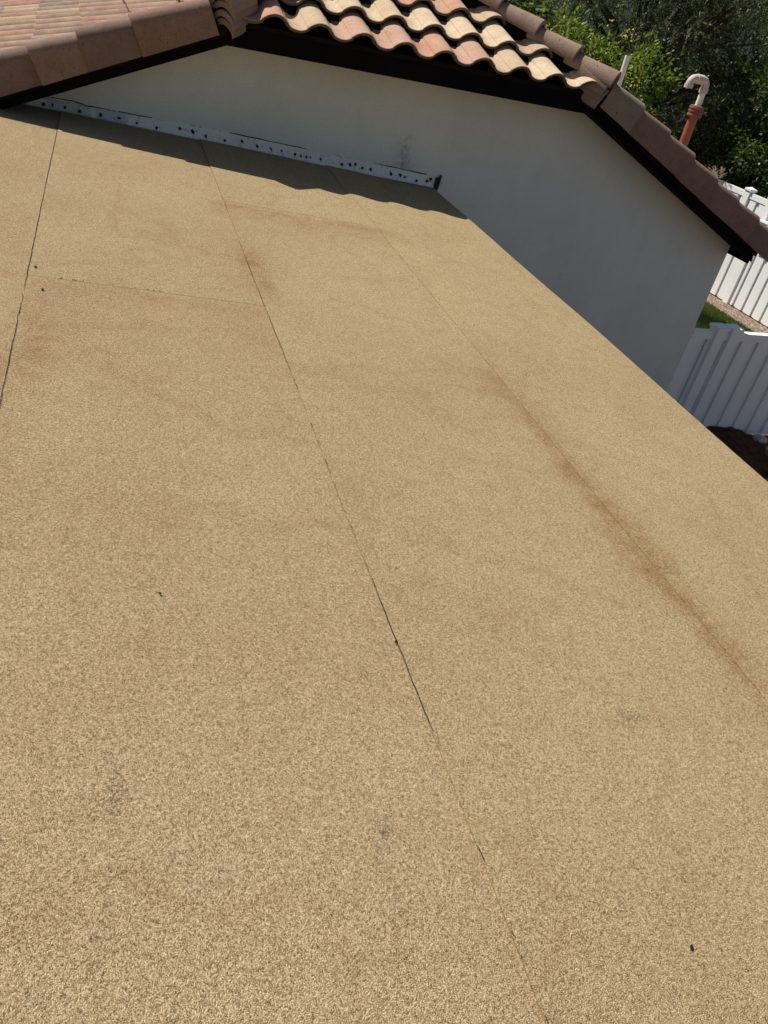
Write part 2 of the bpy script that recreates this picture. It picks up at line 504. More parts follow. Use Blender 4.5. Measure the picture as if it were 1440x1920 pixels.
# ---------------------------------------------------------------- rake tiles
def rake_mesh(name, length, mat):
    # local: x = along slope (0 at butt, + upslope), y = inwards (0 = apron face), z = perpendicular
    prof = [(0.004, 0.078), (0.0, 0.10), (0.0, 0.16), (0.0, 0.205)]
    r = 0.075
    for k in range(1, 9):
        t = math.pi/2*k/8*1.12
        prof.append((r - r*math.cos(t), 0.205 + r*math.sin(t)))
    prof += [(0.125, 0.272), (0.155, 0.262)]
    th = 0.017; n = len(prof); v = []; f = []
    nr = []
    for i in range(n):
        a = prof[max(i-1,0)]; b = prof[min(i+1,n-1)]
        d = Vector((b[0]-a[0], b[1]-a[1])).normalized(); nr.append(Vector((-d.y, d.x)))
    segs = [0.0, 0.004, length]
    for s in segs:
        off = 0.032*(1 - s/length); ins = 0.003 if s == 0 else 0
        for p, q in zip(prof, nr):
            w_ = min(1.0, max(0.0, (p[1]-0.078)/0.127)); v.append((s, p[0] - off*0.8 - q.x*ins, p[1] + off*w_ - q.y*ins))
    for s in (0.0, length):
        off = 0.032*(1 - s/length)
        for p, q in zip(prof, nr):
            w_ = min(1.0, max(0.0, (p[1]-0.078)/0.127)); v.append((s, p[0] - off*0.8 - q.x*th, p[1] + off*w_ - q.y*th))
    b0 = 3*n; b1 = 4*n
    for k in range(2):
        for i in range(n-1): f.append((k*n+i, k*n+i+1, (k+1)*n+i+1, (k+1)*n+i))
    for i in range(n-1):
        f.append((i, i+1, b0+i+1, b0+i)); f.append((2*n+i, 2*n+i+1, b1+i+1, b1+i)); f.append((b0+i, b0+i+1, b1+i+1, b1+i))
    f.append((0, n, 2*n, b1, b0)); f.append((n-1, 2*n-1, 3*n-1, b1+n-1, b0+n-1))
    me = bpy.data.meshes.new(name); me.from_pydata(v, [], f); me.materials.append(mat)
    bm = bmesh.new(); bm.from_mesh(me); bmesh.ops.recalc_face_normals(bm, faces=bm.faces); bm.to_mesh(me); bm.free()
    me.polygons.foreach_set('use_smooth', [True]*len(me.polygons)); me.set_sharp_from_angle(angle=math.radians(35)); me.update()
    return me
ME_RAKE = rake_mesh('rake_tile', 0.40, M_RAKE)
ME_RAKE_TOP = rake_mesh('rake_tile', 0.50, M_RAKE)
ME_RAKE_CUT = rake_mesh('rake_tile', 0.345, M_TANRAKE)
YA = 5.79
def put_rake(me, board, bx, side):
    # bx = x of butt; side -1 left slope (upslope +x), +1 right slope (upslope -x)
    if side < 0:
        a = Vector((cs, 0, sn)); n = Vector((-sn, 0, cs)); z = ZE + K*(bx - A1)
    else:
        a = Vector((-cs, 0, sn)); n = Vector((sn, 0, cs)); z = ZE - K*(bx - A2)
    o = Vector((bx, YA + random.uniform(-0.004, 0.004), z)) + n*random.uniform(-0.003, 0.003)
    t = copy_mesh(me, 'rake_tile', board, frame(o, a, Vector((0,1,0)), n))
    # nail hole
    return t
nail_me = None
def put_nail(board, o, axis_n):
    global nail_me
    if nail_me is None:
        m = MB().tube([(0,0,0),(0,-0.0035,0)], [0.0065, 0.006], 8); 
        nail_me = bpy.data.meshes.new('nail'); nail_me.from_pydata(m.v, [], m.f); nail_me.materials.append(M_TAR); nail_me.update()
    copy_mesh(nail_me, 'nail', board, Matrix.Translation(o))
lb = [0.478, 0.166, -0.113, -0.40, -0.70, -1.0]
for i, bx in enumerate(lb):
    put_rake(ME_RAKE_TOP if i == 0 else ME_RAKE, left_board, bx, -1)
    q = Vector((bx + 0.10, YA - 0.009, ZE + K*(bx + 0.10 - A1) + 0.125)); put_nail(left_board, q, None)
for i, bx in enumerate([4.118, 4.447, 4.777, 5.106, 5.432, 5.745, 6.065, 6.30]):
    put_rake(ME_RAKE_CUT if i == 0 else ME_RAKE, right_board, bx, 1)
    if i in (0, 2, 5):
        q = Vector((bx - 0.13, YA - 0.011, ZE - K*(bx - 0.13 - A2) + 0.135)); put_nail(right_board, q, None)

# ---------------------------------------------------------------- hip caps
def hip_mesh(name, length, r0=0.099, r1=0.076, mat=M_HIP, drop=0.004):
    v = []; f = []; na = 15; th = 0.017
    segs = [(0.0, r0-0.003), (0.004, r0), (length, r1)]
    def arc(s, r, dz):
        out = []
        out.append((s, -r, dz - drop))
        for k in range(na):
            t = math.pi*k/(na-1)
            out.append((s, -r*math.cos(t), dz + r*math.sin(t)*1.0))
        out.append((s, r, dz - drop))
        return out
    n = na + 2
    for s, r in segs: v += arc(s, r, -0.092 + (r - 0.092))
    for s, r in ((0.0, r0-th), (length, r1-th)): v += arc(s, r, -0.092 + (r + th - 0.092) - th)
    b0 = 3*n; b1 = 4*n
    for k in range(2):
        for i in range(n-1): f.append((k*n+i, k*n+i+1, (k+1)*n+i+1, (k+1)*n+i))
    for i in range(n-1):
        f.append((i, i+1, b0+i+1, b0+i)); f.append((2*n+i, 2*n+i+1, b1+i+1, b1+i)); f.append((b0+i, b0+i+1, b1+i+1, b1+i))
    f.append((0, n, 2*n, b1, b0)); f.append((n-1, 2*n-1, 3*n-1, b1+n-1, b0+n-1))
    me = bpy.data.meshes.new(name); me.from_pydata(v, [], f); me.materials.append(mat)
    bm = bmesh.new(); bm.from_mesh(me); bmesh.ops.recalc_face_normals(bm, faces=bm.faces); bm.to_mesh(me); bm.free()
    me.polygons.foreach_set('use_smooth', [True]*len(me.polygons)); me.set_sharp_from_angle(angle=math.radians(35)); me.update()
    return me
ME_HIP = hip_mesh('hip_tile', 0.42)
hole_me = None
def hole(parent, p, nrm):
    global hole_me
    if hole_me is None:
        m = MB().tube([(0,0,-0.004),(0,0,0.003)], [0.007, 0.006], 8)
        hole_me = bpy.data.meshes.new('nail'); hole_me.from_pydata(m.v, [], m.f); hole_me.materials.append(M_TAR); hole_me.update()
    m4 = nrm.to_track_quat('Z', 'Y').to_matrix().to_4x4(); m4.translation = p
    copy_mesh(hole_me, 'nail', parent, m4)
ME_STACKS = [hip_mesh('hip_starter', 0.26, 0.096-0.004*k, 0.092-0.004*k, M_HIP, 0.004) for k in range(4)]
hl = math.sqrt(2 + K*K)
for side in (-1, 1):
    a = Vector((1, 1, K))/hl if side < 0 else Vector((-1, 1, K))/hl
    n = (Vector((-sn,0,cs)) + Vector((0,-sn,cs))).normalized() if side < 0 else (Vector((sn,0,cs)) + Vector((0,-sn,cs))).normalized()
    n = (n - a*n.dot(a)).normalized()
    u = n.cross(a)
    base = Vector((A1 - 0.095, YF - 0.095, ZD - 0.095*K)) if side < 0 else Vector((A2 + 0.096, YF - 0.095, ZD - 0.095*K))
    crest = 0.205
    for k in range(6):
        o = base + a*(0.355*k) + Vector((0,0,crest))
        copy_mesh(ME_HIP, 'hip_tile', front_slope, frame(o, (a + n*-0.06).normalized(), u.normalized(), n))
        fl = Vector((0, -1, 0)); fl = (fl - a*fl.dot(a)).normalized(); fl = (fl - n*fl.dot(n)).normalized(); dq = (fl*0.62 + n*0.78).normalized(); hole(front_slope, o + a*0.17 - n*(0.098 + 0.17*0.06) + dq*0.0925, dq)
    for k in range(4):
        o = base + a*(0.016 - 0.004*k + (0.010 if k % 2 else 0.0)) + Vector((0,0,crest)) - n*(0.040*(k+1)) + u*random.uniform(-0.006, 0.006)
        copy_mesh(ME_STACKS[k], 'hip_starter', front_slope, frame(o, a, u.normalized(), n))
    # hip nailer board under the caps
    nb = MB(); p0 = base + a*0.2; p1 = p0 + a*1.8
    for p in (p0, p1):
        for d in (-0.02, 0.02):
            nb.v.append(tuple(p + u*d)); nb.v.append(tuple(p + u*d + Vector((0,0,0.12))))
    nb.f = [(0,1,3,2),(4,6,7,5),(0,4,5,1),(2,3,7,6),(1,5,7,3),(0,2,6,4)]
    nb.build('hip_nailer', M_FELT, house)
# ridge caps along the main ridge
for k in range(20):
    o = Vector((XM, YAP + 0.1 + 0.355*k, ZR + 0.19))
    copy_mesh(ME_HIP, 'ridge_tile', left_slope, frame(o, Vector((0,1,0)), Vector((-1,0,0)), Vector((0,0,1))))

# ------------------------------------------------------------------ flat roof
flat = empty('flat_roof', (1.0, 2.5, ZG))
tag(flat, 'low tan mineral cap sheet roof in the foreground, laid in long strips', 'roof')
S1, S2, S3, E0 = -0.045, 0.872, 1.822, 2.747
Y0 = -1.6
def edge_x(y): return E0 + EK*(y - YW)
undul = lambda x, y: 0.003*math.sin(1.7*x + 0.9*y) + 0.0022*math.sin(3.1*y - 1.3*x + 1.0)
def stain_at(x, y):
    s = 0.0
    d = x - seam(S3, y)
    # dirt line by the right seam
    if 0.2 < y < 3.3:
        w = 0.060 + 0.022*math.sin(5.1*y) + 0.012*math.sin(13*y+1)
        amp = 0.78*max(0.0, min(1.0, (3.1-y)/1.0))*max(0.35, min(1.0, (y-0.3)/0.8))
        s += amp*math.exp(-((d - 0.02*math.sin(2.3*y))/w)**2)
        s += 0.25*amp*math.exp(-((d)/0.12)**2)
    # dirt across second strip under butt lap
    if S2-0.15 < x < S3+0.1:
        s += 0.75*math.exp(-((y - 4.57)/0.045)**2)*(0.7+0.3*math.sin(9*x)) + 0.35*math.exp(-((y-4.46)/0.09)**2)
    # knot on the centre seam
    d2 = x - seam(S2, y)
    s += 1.0*math.exp(-((d2-0.02)/0.05)**2 - ((y-3.70)/0.13)**2)
    s += 0.75*math.exp(-((d2-0.045)/0.05)**2 - ((y-3.38)/0.16)**2)
    s += 0.3*math.exp(-((d2)/0.15)**2 - ((y-3.6)/0.4)**2)
    # left strip
    d1 = x - seam(S1, y)
    s += 0.6*math.exp(-((d1-0.06)/0.07)**2 - ((y-2.55)/0.35)**2)
    s += 0.5*math.exp(-((d1+0.03)/0.06)**2 - ((y-1.9)/0.5)**2)
    s += 0.35*math.exp(-((y-3.06)/0.06)**2)*(1 if seam(S1,y) < x < seam(S2,y) else 0)
    # darker towards the wall
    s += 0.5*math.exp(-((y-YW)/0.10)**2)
    return min(s, 1.0)
SCUFF = [(0.042,0.842,0.016,0.045),(0.032,0.820,0.014,0.022),(-0.008,0.818,0.018,0.016),(1.177,0.872,0.040,0.012),(0.869,0.757,0.022,0.010),(0.492,0.698,0.020,0.010)]
def scuff_at(x, y):
    s = 0.0
    for a, b, ra, rb in SCUFF:
        s = max(s, math.exp(-((x-a)/ra)**2 - ((y-b)/rb)**2))
    return s
def sheet(x_l, x_r, y0, y1, lift, res=0.022, rosy=0.0, notch=False, tar=0.9, under=0.035):
    """one roll of cap sheet between two seam functions"""
    ny = max(2, int((y1-y0)/ (res*1.6))); nx = 42
    v = []; f = []; st = []; sc = []; ro = []
    for j in range(ny+1):
        y = y0 + (y1-y0)*j/ny
        for i in range(nx+1):
            t = i/nx
            a, b = x_l(y), x_r(y) + under
            x = a + (b-a)*t
            wav = 0.0008*math.sin(4.3*y+1.7*x_l(0)*9)*(1 if i == 0 else 0)
            yy = y
            if notch and x < -0.42: yy = min(y, 5.74)
            z = zroof(x, yy) + undul(x, yy) + lift + 0.004*(1-t)
            v.append((x + wav, yy, z)); st.append(stain_at(x, yy)); sc.append(scuff_at(x, yy)); ro.append(rosy)
    n1 = nx+1; top = len(v)
    for j in range(ny):
        for i in range(nx): f.append((j*n1+i, j*n1+i+1, (j+1)*n1+i+1, (j+1)*n1+i))
    # skirt (thickness)
    ring = [j*n1 for j in range(ny+1)] + [ny*n1+i for i in range(1, nx+1)] + [j*n1+nx for j in range(ny-1, -1, -1)] + [i for i in range(nx-1, 0, -1)]
    b = len(v)
    for r in ring:
        p = v[r]; v.append((p[0], p[1], p[2]-0.0045)); st.append(0.5); sc.append(tar); ro.append(rosy)
    for k in range(len(ring)):
        k2 = (k+1) % len(ring); f.append((ring[k], ring[k2], b+k2, b+k))
    o = mesh_obj('cap_sheet', v, f, M_SHEET, flat, smooth=40)
    for nm, arr in (('stain', st), ('scuff', sc), ('rosy', ro)):
        at = o.data.attributes.new(nm, 'FLOAT', 'POINT'); at.data.foreach_set('value', arr)
    return o
LAP = 0.0
sA = lambda y: seam(S1-0.925, y); sB = lambda y: seam(S1, y); sC = lambda y: seam(S2, y); sD = lambda y: seam(S3, y)
s_left = sheet(sA, sB, Y0, YW-0.002, 0.004, rosy=0.9, notch=True)
s_a1 = sheet(sB, sC, Y0, 3.20, 0.0036, rosy=0.55)
s_a2 = sheet(sB, sC, 3.145, YW-0.002, 0.0044, rosy=0.5, tar=0.2)
s_b1 = sheet(sC, sD, Y0, 4.70, 0.0046, rosy=0.18, tar=0.5)
s_b2 = sheet(sC, sD, 4.64, YW-0.002, 0.0054, rosy=0.25, tar=0.4)
s_c = sheet(sD, edge_x, Y0, YW-0.002, 0.0056, rosy=0.0, tar=0.12, under=0.0)
sheet(lambda y: seam(S1-1.85, y), sA, Y0, 5.70, 0.004, rosy=0.6)

def bead(sheet_o, fx, y0, y1, wmax, cover, name='tar_seam', step=0.006, axis='y', seed=1, base=0.0):
    """bitumen squeezed out along a lap: a low broken bead of uneven width"""
    r = np.random.default_rng(seed)
    n = int(abs(y1-y0)/step); ph = r.uniform(0, 6.28, 6)
    v = []; f = []; pieces = []; cur = []
    for i in range(n+1):
        y = y0 + (y1-y0)*i/n
        slow = 0.5 + 0.28*math.sin(2.9*y+ph[0]) + 0.22*math.sin(7.7*y+ph[1]) + 0.18*math.sin(19*y+ph[2])
        w = wmax*(base + max(0.0, (slow - (1-cover)))/max(cover, 0.05)) + r.normal(0, 0.16)*wmax
        w = max(w, 0.0) * (0.55 + 0.75*r.random())
        c = 0.0005*math.sin(23*y+ph[3]) + 0.0005*math.sin(61*y+ph[4]) + r.normal(0, 0.0006)
        if w > 0.0006: cur.append((y, c, min(w, wmax*1.5)))
        else:
            if len(cur) > 1: pieces.append(cur)
            cur = []
    if len(cur) > 1: pieces.append(cur)
    for pc in pieces:
        b = len(v)
        for (y, c, w) in pc:
            for d, h in ((-w/2, 0.0005), (0.0, 0.0032), (w/2, 0.0005)):
                if axis == 'y': x, yy = fx(y) + c + d, y
                else: x, yy = y, fx(y) + c + d
                v.append((x, yy, zroof(x, yy) + undul(x, yy) + 0.0100 + h))
        for k in range(len(pc)-1):
            for q in range(2):
                f.append((b+k*3+q, b+k*3+q+1, b+(k+1)*3+q+1, b+(k+1)*3+q))
    return mesh_obj(name, v, f, M_TAR, sheet_o)
bead(s_a1, sB, 0.2, 3.145, 0.0016, 0.80, seed=3, base=0.4)
bead(s_a2, sB, 3.145, YW-0.03, 0.0019, 0.90, seed=4, base=0.8)
bead(s_b1, sC, 1.15, 4.64, 0.0019, 0.60, seed=5, base=0.3)
bead(s_b1, sC, -0.3, 1.15, 0.0014, 0.50, seed=15, base=0.35)
bead(s_b2, sC, 4.64, YW-0.05, 0.0020, 0.5, seed=6, base=0.4)
bead(s_a2, lambda x: 3.1425, seam(S1,3.14)+0.02, seam(S2,3.14)-0.01, 0.0012, 0.30, axis='x', seed=8)

# drip edge, fascia and the room wall under the free edge
dm = MB(); ny = 60
for j in range(ny+1):
    y = Y0 + (YW-0.03-Y0)*j/ny; x = edge_x(y); z = zroof(x, y) + undul(x, y)
    wob = 0.002*math.sin(2.2*y)
    for dx, dz in ((-0.05, 0.0015), (0.002+wob, 0.004), (0.005+wob, 0.002), (0.005+wob, -0.05), (0.011+wob, -0.056)):
        dm.v.append((x+dx, y, z+dz))
for j in range(ny):
    for q in range(4): dm.f.append((j*5+q, j*5+q+1, (j+1)*5+q+1, (j+1)*5+q))
dm.build('drip_edge', M_DRIP, flat)
rb = MB()
for (y) in (Y0, YW-0.03):
    x = edge_x(y); z = zroof(x, y)
    rb.v += [(x-0.03, y, z-0.012), (x+0.004, y, z-0.012), (x+0.004, y, z-0.20), (x-0.03, y, z-0.20)]
rb.f = [(0,1,2,3),(7,6,5,4),(0,4,5,1),(1,5,6,2),(2,6,7,3),(3,7,4,0)]
rb.build('fascia_board', M_FASCIA, flat)
dk = MB()
for y in (Y0, YW-0.01):
    for x in (-1.95, edge_x(y)-0.01):
        yy = min(y, 5.68) if x < -0.5 else y
        dk.v += [(x, yy, zroof(x, yy)-0.010), (x, yy, zroof(x, yy)-0.16)]
dk.f = [(0,2,6,4),(1,5,7,3),(0,1,3,2),(4,6,7,5),(0,4,5,1),(2,3,7,6)]
dk.build('roof_deck', M_FELT, flat)
rw = MB()
for y in (Y0+0.2, YW-0.01):
    x = edge_x(y)-0.32
    rw.v += [(x, y, ZG), (x-0.15, y, ZG), (x-0.15, y, zroof(x, y)-0.165), (x, y, zroof(x, y)-0.165)]
rw.f = [(0,1,2,3),(7,6,5,4),(0,3,7,4),(1,5,6,2),(2,6,7,3),(0,4,5,1)]
rw.build('room_wall', M_STUCCO, flat)

# flashing
def flash_h(x): return 0.055 + 0.027*max(0.0, min(1.0, (x+0.2)/1.2))
fm = MB(); nx = 120; xs = [-0.30 + (2.755+0.30)*i/nx for i in range(nx+1)]
for x in xs:
    z0 = zroof(x, YW) + 0.006; h = flash_h(x) + 0.0018*math.sin(9*x) + 0.001*math.sin(31*x)
    bow = 0.0025*math.sin(6.3*x+1)
    fm.v += [(x, YW-0.022, z0), (x, YW-0.010+bow*0.4, z0+0.012), (x, YW-0.008+bow, z0+h), (x, YW-0.001, z0+h+0.002), (x, YW-0.05, z0+0.002)]
for i in range(nx):
    a = i*5; b = (i+1)*5
    for p, q in ((4,0),(0,1),(1,2),(2,3)): fm.f.append((a+p, b+p, b+q, a+q))
flashing = fm.build('flashing', M_FLASH, flat)
at = flashing.data.attributes.new('bare', 'FLOAT', 'POINT')
vals = []
for vv in flashing.data.vertices:
    x = vv.co.x
    vals.append(1.0 if (-0.13 < x < 0.14 or 0.17 < x < 0.37) else 0.0)
at.data.foreach_set('value', vals)
flashing['label'] = 'white metal flashing strip dotted with black tar spots along the wall'
# bent black end
ex = MB().prism([(2.752, zroof(2.76,YW)+0.0), (2.785, zroof(2.78,YW)-0.012), (2.795, zroof(2.79,YW)+0.05), (2.80, zroof(2.79,YW)+0.112), (2.775, zroof(2.78,YW)+0.078), (2.757, zroof(2.76,YW)+0.085)], 'y', YW-0.03, YW-0.002)
ex.build('bent_end', M_TAR, flashing)
DOTS = [(-0.15,0.023),(-0.097,0.028),(-0.02,0.029),(0.072,0.023),(0.206,0.029),(0.325,0.032),(0.44,0.024),(0.575,0.021),(0.733,0.046),(0.821,0.045),(0.915,0.033),(1.052,0.029),(1.175,0.049),(1.291,0.035),(1.391,0.04),(1.474,0.039),(1.581,0.034),(1.626,0.035),(1.668,0.034),(1.701,0.035),(1.781,0.04),(1.956,0.033),(2.022,0.041),(2.065,0.052),(2.126,0.037),(2.193,0.041),(2.369,0.037),(2.448,0.043),(2.491,0.035),(2.597,0.024),(2.687,0.04),(2.713,0.06)]
dr = random.Random(5)
for i, (x, h) in enumerate(DOTS):
    r = dr.uniform(0.0085, 0.0135) * (0.85 if 1.3 < x < 1.75 else 1.0)
    cx = x; cz = zroof(x, YW) + h + 0.004; v = [(cx, YW-0.0195, cz)]; f = []
    ax = dr.uniform(0.75, 1.25); tilt = dr.uniform(0, 3.1)
    nn = 11
    for ring, (k, yo) in enumerate(((0.7, YW-0.019), (1.0, YW-0.008))):
        for q in range(nn):
            t = 2*math.pi*q/nn
            rr = r*k*dr.uniform(0.78, 1.2)
            px, pz = rr*ax*math.cos(t), rr/ax*math.sin(t)
            v.append((cx + px*math.cos(tilt) - pz*math.sin(tilt), yo, cz + px*math.sin(tilt) + pz*math.cos(tilt)))
    for q in range(nn):
        q2 = (q+1) % nn
        f.append((0, 1+q2, 1+q)); f.append((1+q, 1+q2, 1+nn+q2, 1+nn+q))
    if dr.random() < 0.35:   # a run
        b = len(v); sx = dr.uniform(-0.008, 0.008); L = dr.uniform(0.012, 0.022); w = 0.004
        v += [(cx+sx-w, YW-0.017, cz), (cx+sx+w, YW-0.017, cz), (cx+sx+w*1.4, YW-0.017, cz-L), (cx+sx-w*0.4, YW-0.017, cz-L*1.05)]
        f.append((b, b+3, b+2, b+1))
    mesh_obj('tar_spot', v, f, M_TAR, flashing)
# sealant line along the top of the flashing
v = []; f = []
r9 = np.random.default_rng(9); seg = 0; prevs = None
for i in range(420):
    x = -0.18 + 2.86*i/420
    z = zroof(x, YW) + 0.006 + flash_h(x) + 0.0025 + 0.0012*math.sin(40*x)
    w = max(0.0, 0.0028*(0.5+0.9*math.sin(5*x+1)+0.6*math.sin(17*x)) + r9.normal(0, 0.0006))
    if x < 0.1: z += 0.012*max(0, math.sin((x+0.2)*9))
    if w < 0.0006: prevs = None; continue
    b = len(v); v += [(x, YW-0.0105, z-w/2), (x, YW-0.0105, z+w/2), (x, YW-0.001, z+w/2+0.001)]
    if prevs is not None:
        f.append((prevs, b, b+1, prevs+1)); f.append((prevs+1, b+1, b+2, prevs+2))
    prevs = b
mesh_obj('sealant_line', v, f, M_TAR, flashing)

# ------------------------------------------------------------------ loose debris on the roof
def crumb(x, y, r, label, seed, mat=M_TAR, flatness=0.5, length=1.4):
    q = random.Random(seed); bm = bmesh.new(); bmesh.ops.create_icosphere(bm, subdivisions=2, radius=1.0)
    ang = q.uniform(0, 6.28)
    for vv in bm.verts:
        k = q.uniform(0.7, 1.15); px, py, pz = vv.co.x*k*length, vv.co.y*k*0.8, vv.co.z*k*flatness
        vv.co = (r*(px*math.cos(ang)-py*math.sin(ang)), r*(px*math.sin(ang)+py*math.cos(ang)), r*pz)
    me = bpy.data.meshes.new('roof_debris'); bm.to_mesh(me); bm.free(); me.materials.append(mat)
    me.transform(Matrix.Scale(0.68, 4)); o = bpy.data.objects.new('roof_debris', me); COL.objects.link(o)
    o.location = (x, y, zroof(x, y) + undul(x, y) + 0.0095 + r*flatness*0.55)
    return tag(o, label, 'debris', 'crumbs of debris on the flat roof')
crumb(0.971, 0.393, 0.0062, 'black crumb lying alone near the bottom right corner of the flat roof', 1)
crumb(0.160, 1.340, 0.0060, 'small black crumb left of the centre seam, halfway down the flat roof', 2, length=1.0)
crumb(-0.108, 3.009, 0.010, 'dark crumb just below the butt lap beside the left seam', 3, length=1.0)
crumb(-0.136, 3.227, 0.010, 'dark crumb just above the butt lap beside the left seam', 4)
crumb(0.673, 1.155, 0.0060, 'black tar crumb stuck on the centre seam', 5)
crumb(0.121, 1.278, 0.0035, 'tiny black crumb below a larger one, left of the centre seam', 6, length=1.0)

# ------------------------------------------------------------------ vent pipes
vp = empty('vent_pipe', (5.87, 7.2, zr(5.87)))
tag(vp, 'red-painted vent pipe with white gooseneck top rising behind the right rake', 'vent pipe')
vx, vy = 5.868, 7.2
MB().tube([(vx, vy, zr(vx)-0.05), (vx, vy, 0.735)], [0.046, 0.046], 20).build('lower_pipe', M_REDPIPE, vp, 40)
cl = MB().tube([(vx,vy,0.70),(vx,vy,0.705),(vx,vy,0.80),(vx,vy,0.805)], [0.060,0.070,0.070,0.062], 24).build('coupling', M_RUST, vp, 40)
for zz in (0.72, 0.752, 0.784):
    MB().tube([(vx,vy,zz-0.007),(vx,vy,zz-0.005),(vx,vy,zz+0.005),(vx,vy,zz+0.007)], [0.070,0.0745,0.0745,0.070], 24).build('clamp_band', M_REDPIPE if zz != 0.752 else M_RUST, cl, 40)
MB().tube([(vx+0.07, vy-0.02, 0.752), (vx+0.105, vy-0.03, 0.752)], [0.012, 0.012], 8).build('clamp_screw', M_RUST, cl, 40)
MB().tube([(vx,vy,0.80),(vx,vy,0.955)], [0.031,0.031], 18).build('upper_pipe', M_PVC, vp, 40)
def elbow(cx, cz, r, a0, a1, rad, lipa=True):
    pts = []; rr = []
    for k in range(13):
        t = a0 + (a1-a0)*k/12
        pts.append((cx + r*math.cos(t), vy, cz + r*math.sin(t))); rr.append(rad)
    return pts, rr
def fitting(pts, rads, hubs):
    e = MB().tube(pts, rads, 18).build('elbow', M_PVCD, vp, 40)
    for h0, h1 in hubs: MB().tube([h0, h1], [0.0425, 0.0425], 18).build('hub', M_PVCD, e, 40)
R_ = 0.052; zc = 0.975
p, r_ = elbow(vx-R_, zc, R_, 0.0, math.pi/2, 0.037)
fitting([(vx, vy, zc-0.05)] + p + [(vx-R_-0.045, vy, zc+R_)], [0.037] + r_ + [0.037], [((vx, vy, zc-0.055), (vx, vy, zc-0.012)), ((vx-R_-0.008, vy, zc+R_), (vx-R_-0.045, vy, zc+R_))])
x2 = vx - R_ - 0.052
p, r_ = elbow(x2-0.038, zc, R_, math.pi/2, math.pi, 0.037)
fitting([(x2+0.02, vy, zc+R_)] + p + [(x2-0.038-R_, vy, zc-0.03)], [0.037] + r_ + [0.037], [((x2+0.004, vy, zc+R_), (x2-0.030, vy, zc+R_)), ((x2-0.038-R_, vy, zc-0.004), (x2-0.038-R_, vy, zc-0.038))])

wp = empty('white_vent_pipe', (4.886, 7.2, zr(4.886)))
tag(wp, 'plain white vent pipe standing behind the right hip end', 'vent pipe')
MB().tube([(4.886,7.2,zr(4.886)-0.05),(4.886,7.2,1.085)], [0.026,0.026], 18, cap=False).build('pipe', M_PVC, wp, 40)
MB().tube([(4.886,7.2,0.9),(4.886,7.2,1.085)], [0.021,0.021], 18, cap=False).build('bore', M_PVC, wp, 40)
MB().tube([(4.886,7.2,zr(4.886)+0.0),(4.886,7.2,zr(4.886)+0.09),(4.886,7.2,zr(4.886)+0.12)], [0.09,0.045,0.03], 18).build('boot', M_FELT, wp, 40)

# ------------------------------------------------------------------ fences
def picket_mesh(w, t, h, name='picket'):
    m = MB().box(-w/2, w/2, 0, t, 0, h)
    o = m.build(name, M_VINYL); me = o.data
    bm = bmesh.new(); bm.from_mesh(me); bmesh.ops.bevel(bm, geom=[e for e in bm.edges if abs(e.verts[0].co.z-e.verts[1].co.z) > 0.5*h], offset=0.006, segments=1, affect='EDGES'); bm.to_mesh(me); bm.free()
    bpy.data.objects.remove(o)
    return me
def post(parent, m4, w, h):
    MBp = MB().box(-w/2, w/2, -w/2, w/2, 0, h); o = MBp.build('post', M_VINYL); me = o.data; bpy.data.objects.remove(o)
    p = copy_mesh(me, 'post', parent, m4)
    c = MB(); e = w/2+0.014
    c.v = [(-e,-e,0),(e,-e,0),(e,e,0),(-e,e,0),(-e,-e,0.03),(e,-e,0.03),(e,e,0.03),(-e,e,0.03),(0,0,0.065)]
    c.f = [(3,2,1,0),(0,1,5,4),(1,2,6,5),(2,3,7,6),(3,0,4,7),(4,5,8),(5,6,8),(6,7,8),(7,4,8)]
    o = c.build('post_cap', M_VINYL); me = o.data; bpy.data.objects.remove(o)
    q = copy_mesh(me, 'post_cap', p, Matrix.Translation((0, 0, h)))
    return p
def fence(name, label, origin, rot, length, h, posts, pitch=0.245, bw=0.165, rail=0.10, first=0.02):
    root = empty(name, origin); root.rotation_euler = (0, 0, rot)
    tag(root, label, 'fence')
    me_f = picket_mesh(bw, 0.022, h-0.075); me_b = picket_mesh(pitch-bw+0.07, 0.014, h-0.075, 'recessed_picket')
    n = int(length/pitch)
    for i in range(n):
        x = first + pitch*(i+0.5)
        copy_mesh(me_f, 'picket', root, Matrix.Translation((x, -0.030, 0.03)))
        copy_mesh(me_b, 'recessed_picket', root, Matrix.Translation((x+pitch/2, -0.002, 0.03)))
    segs = sorted([0.0] + list(posts) + [length])
    for a, b in zip(segs[:-1], segs[1:]):
        if b-a < 0.1: continue
        m = MB().box(a+0.066, b-0.066, -0.040, 0.045, h-0.085, h); o = m.build('top_rail', M_VINYL); me = o.data; bpy.data.objects.remove(o)
        copy_mesh(me, 'top_rail', root, Matrix.Identity(4))
        m = MB().box(a+0.066, b-0.066, 0.0135, 0.044, 0.02, 0.14); o = m.build('bottom_rail', M_VINYL); me = o.data; bpy.data.objects.remove(o)
        copy_mesh(me, 'bottom_rail', root, Matrix.Identity(4))
    for x in posts: post(root, Matrix.Translation((x, 0, 0)), 0.13, h+0.03)
    return root
# near fence, parallel to the gable wall, in its own shade
fence('vinyl_fence', 'low white vinyl fence in shade running right from the house corner', (XC+0.012, 6.25, ZG+0.02), 0.0, 5.2, -1.145-ZG-0.02, [0.42, 0.62, 2.9, 5.15])
# side fence along the property line, lit by the sun
XS = 11.37
fence('boundary_fence', 'tall sunlit white vinyl boundary fence beyond the lawn and gravel', (XS, 20.0, ZG), -math.pi/2, 17.0, 1.84, [0.2, 2.6, 5.0, 6.6, 8.28, 8.88, 11.2, 13.6, 16.2])
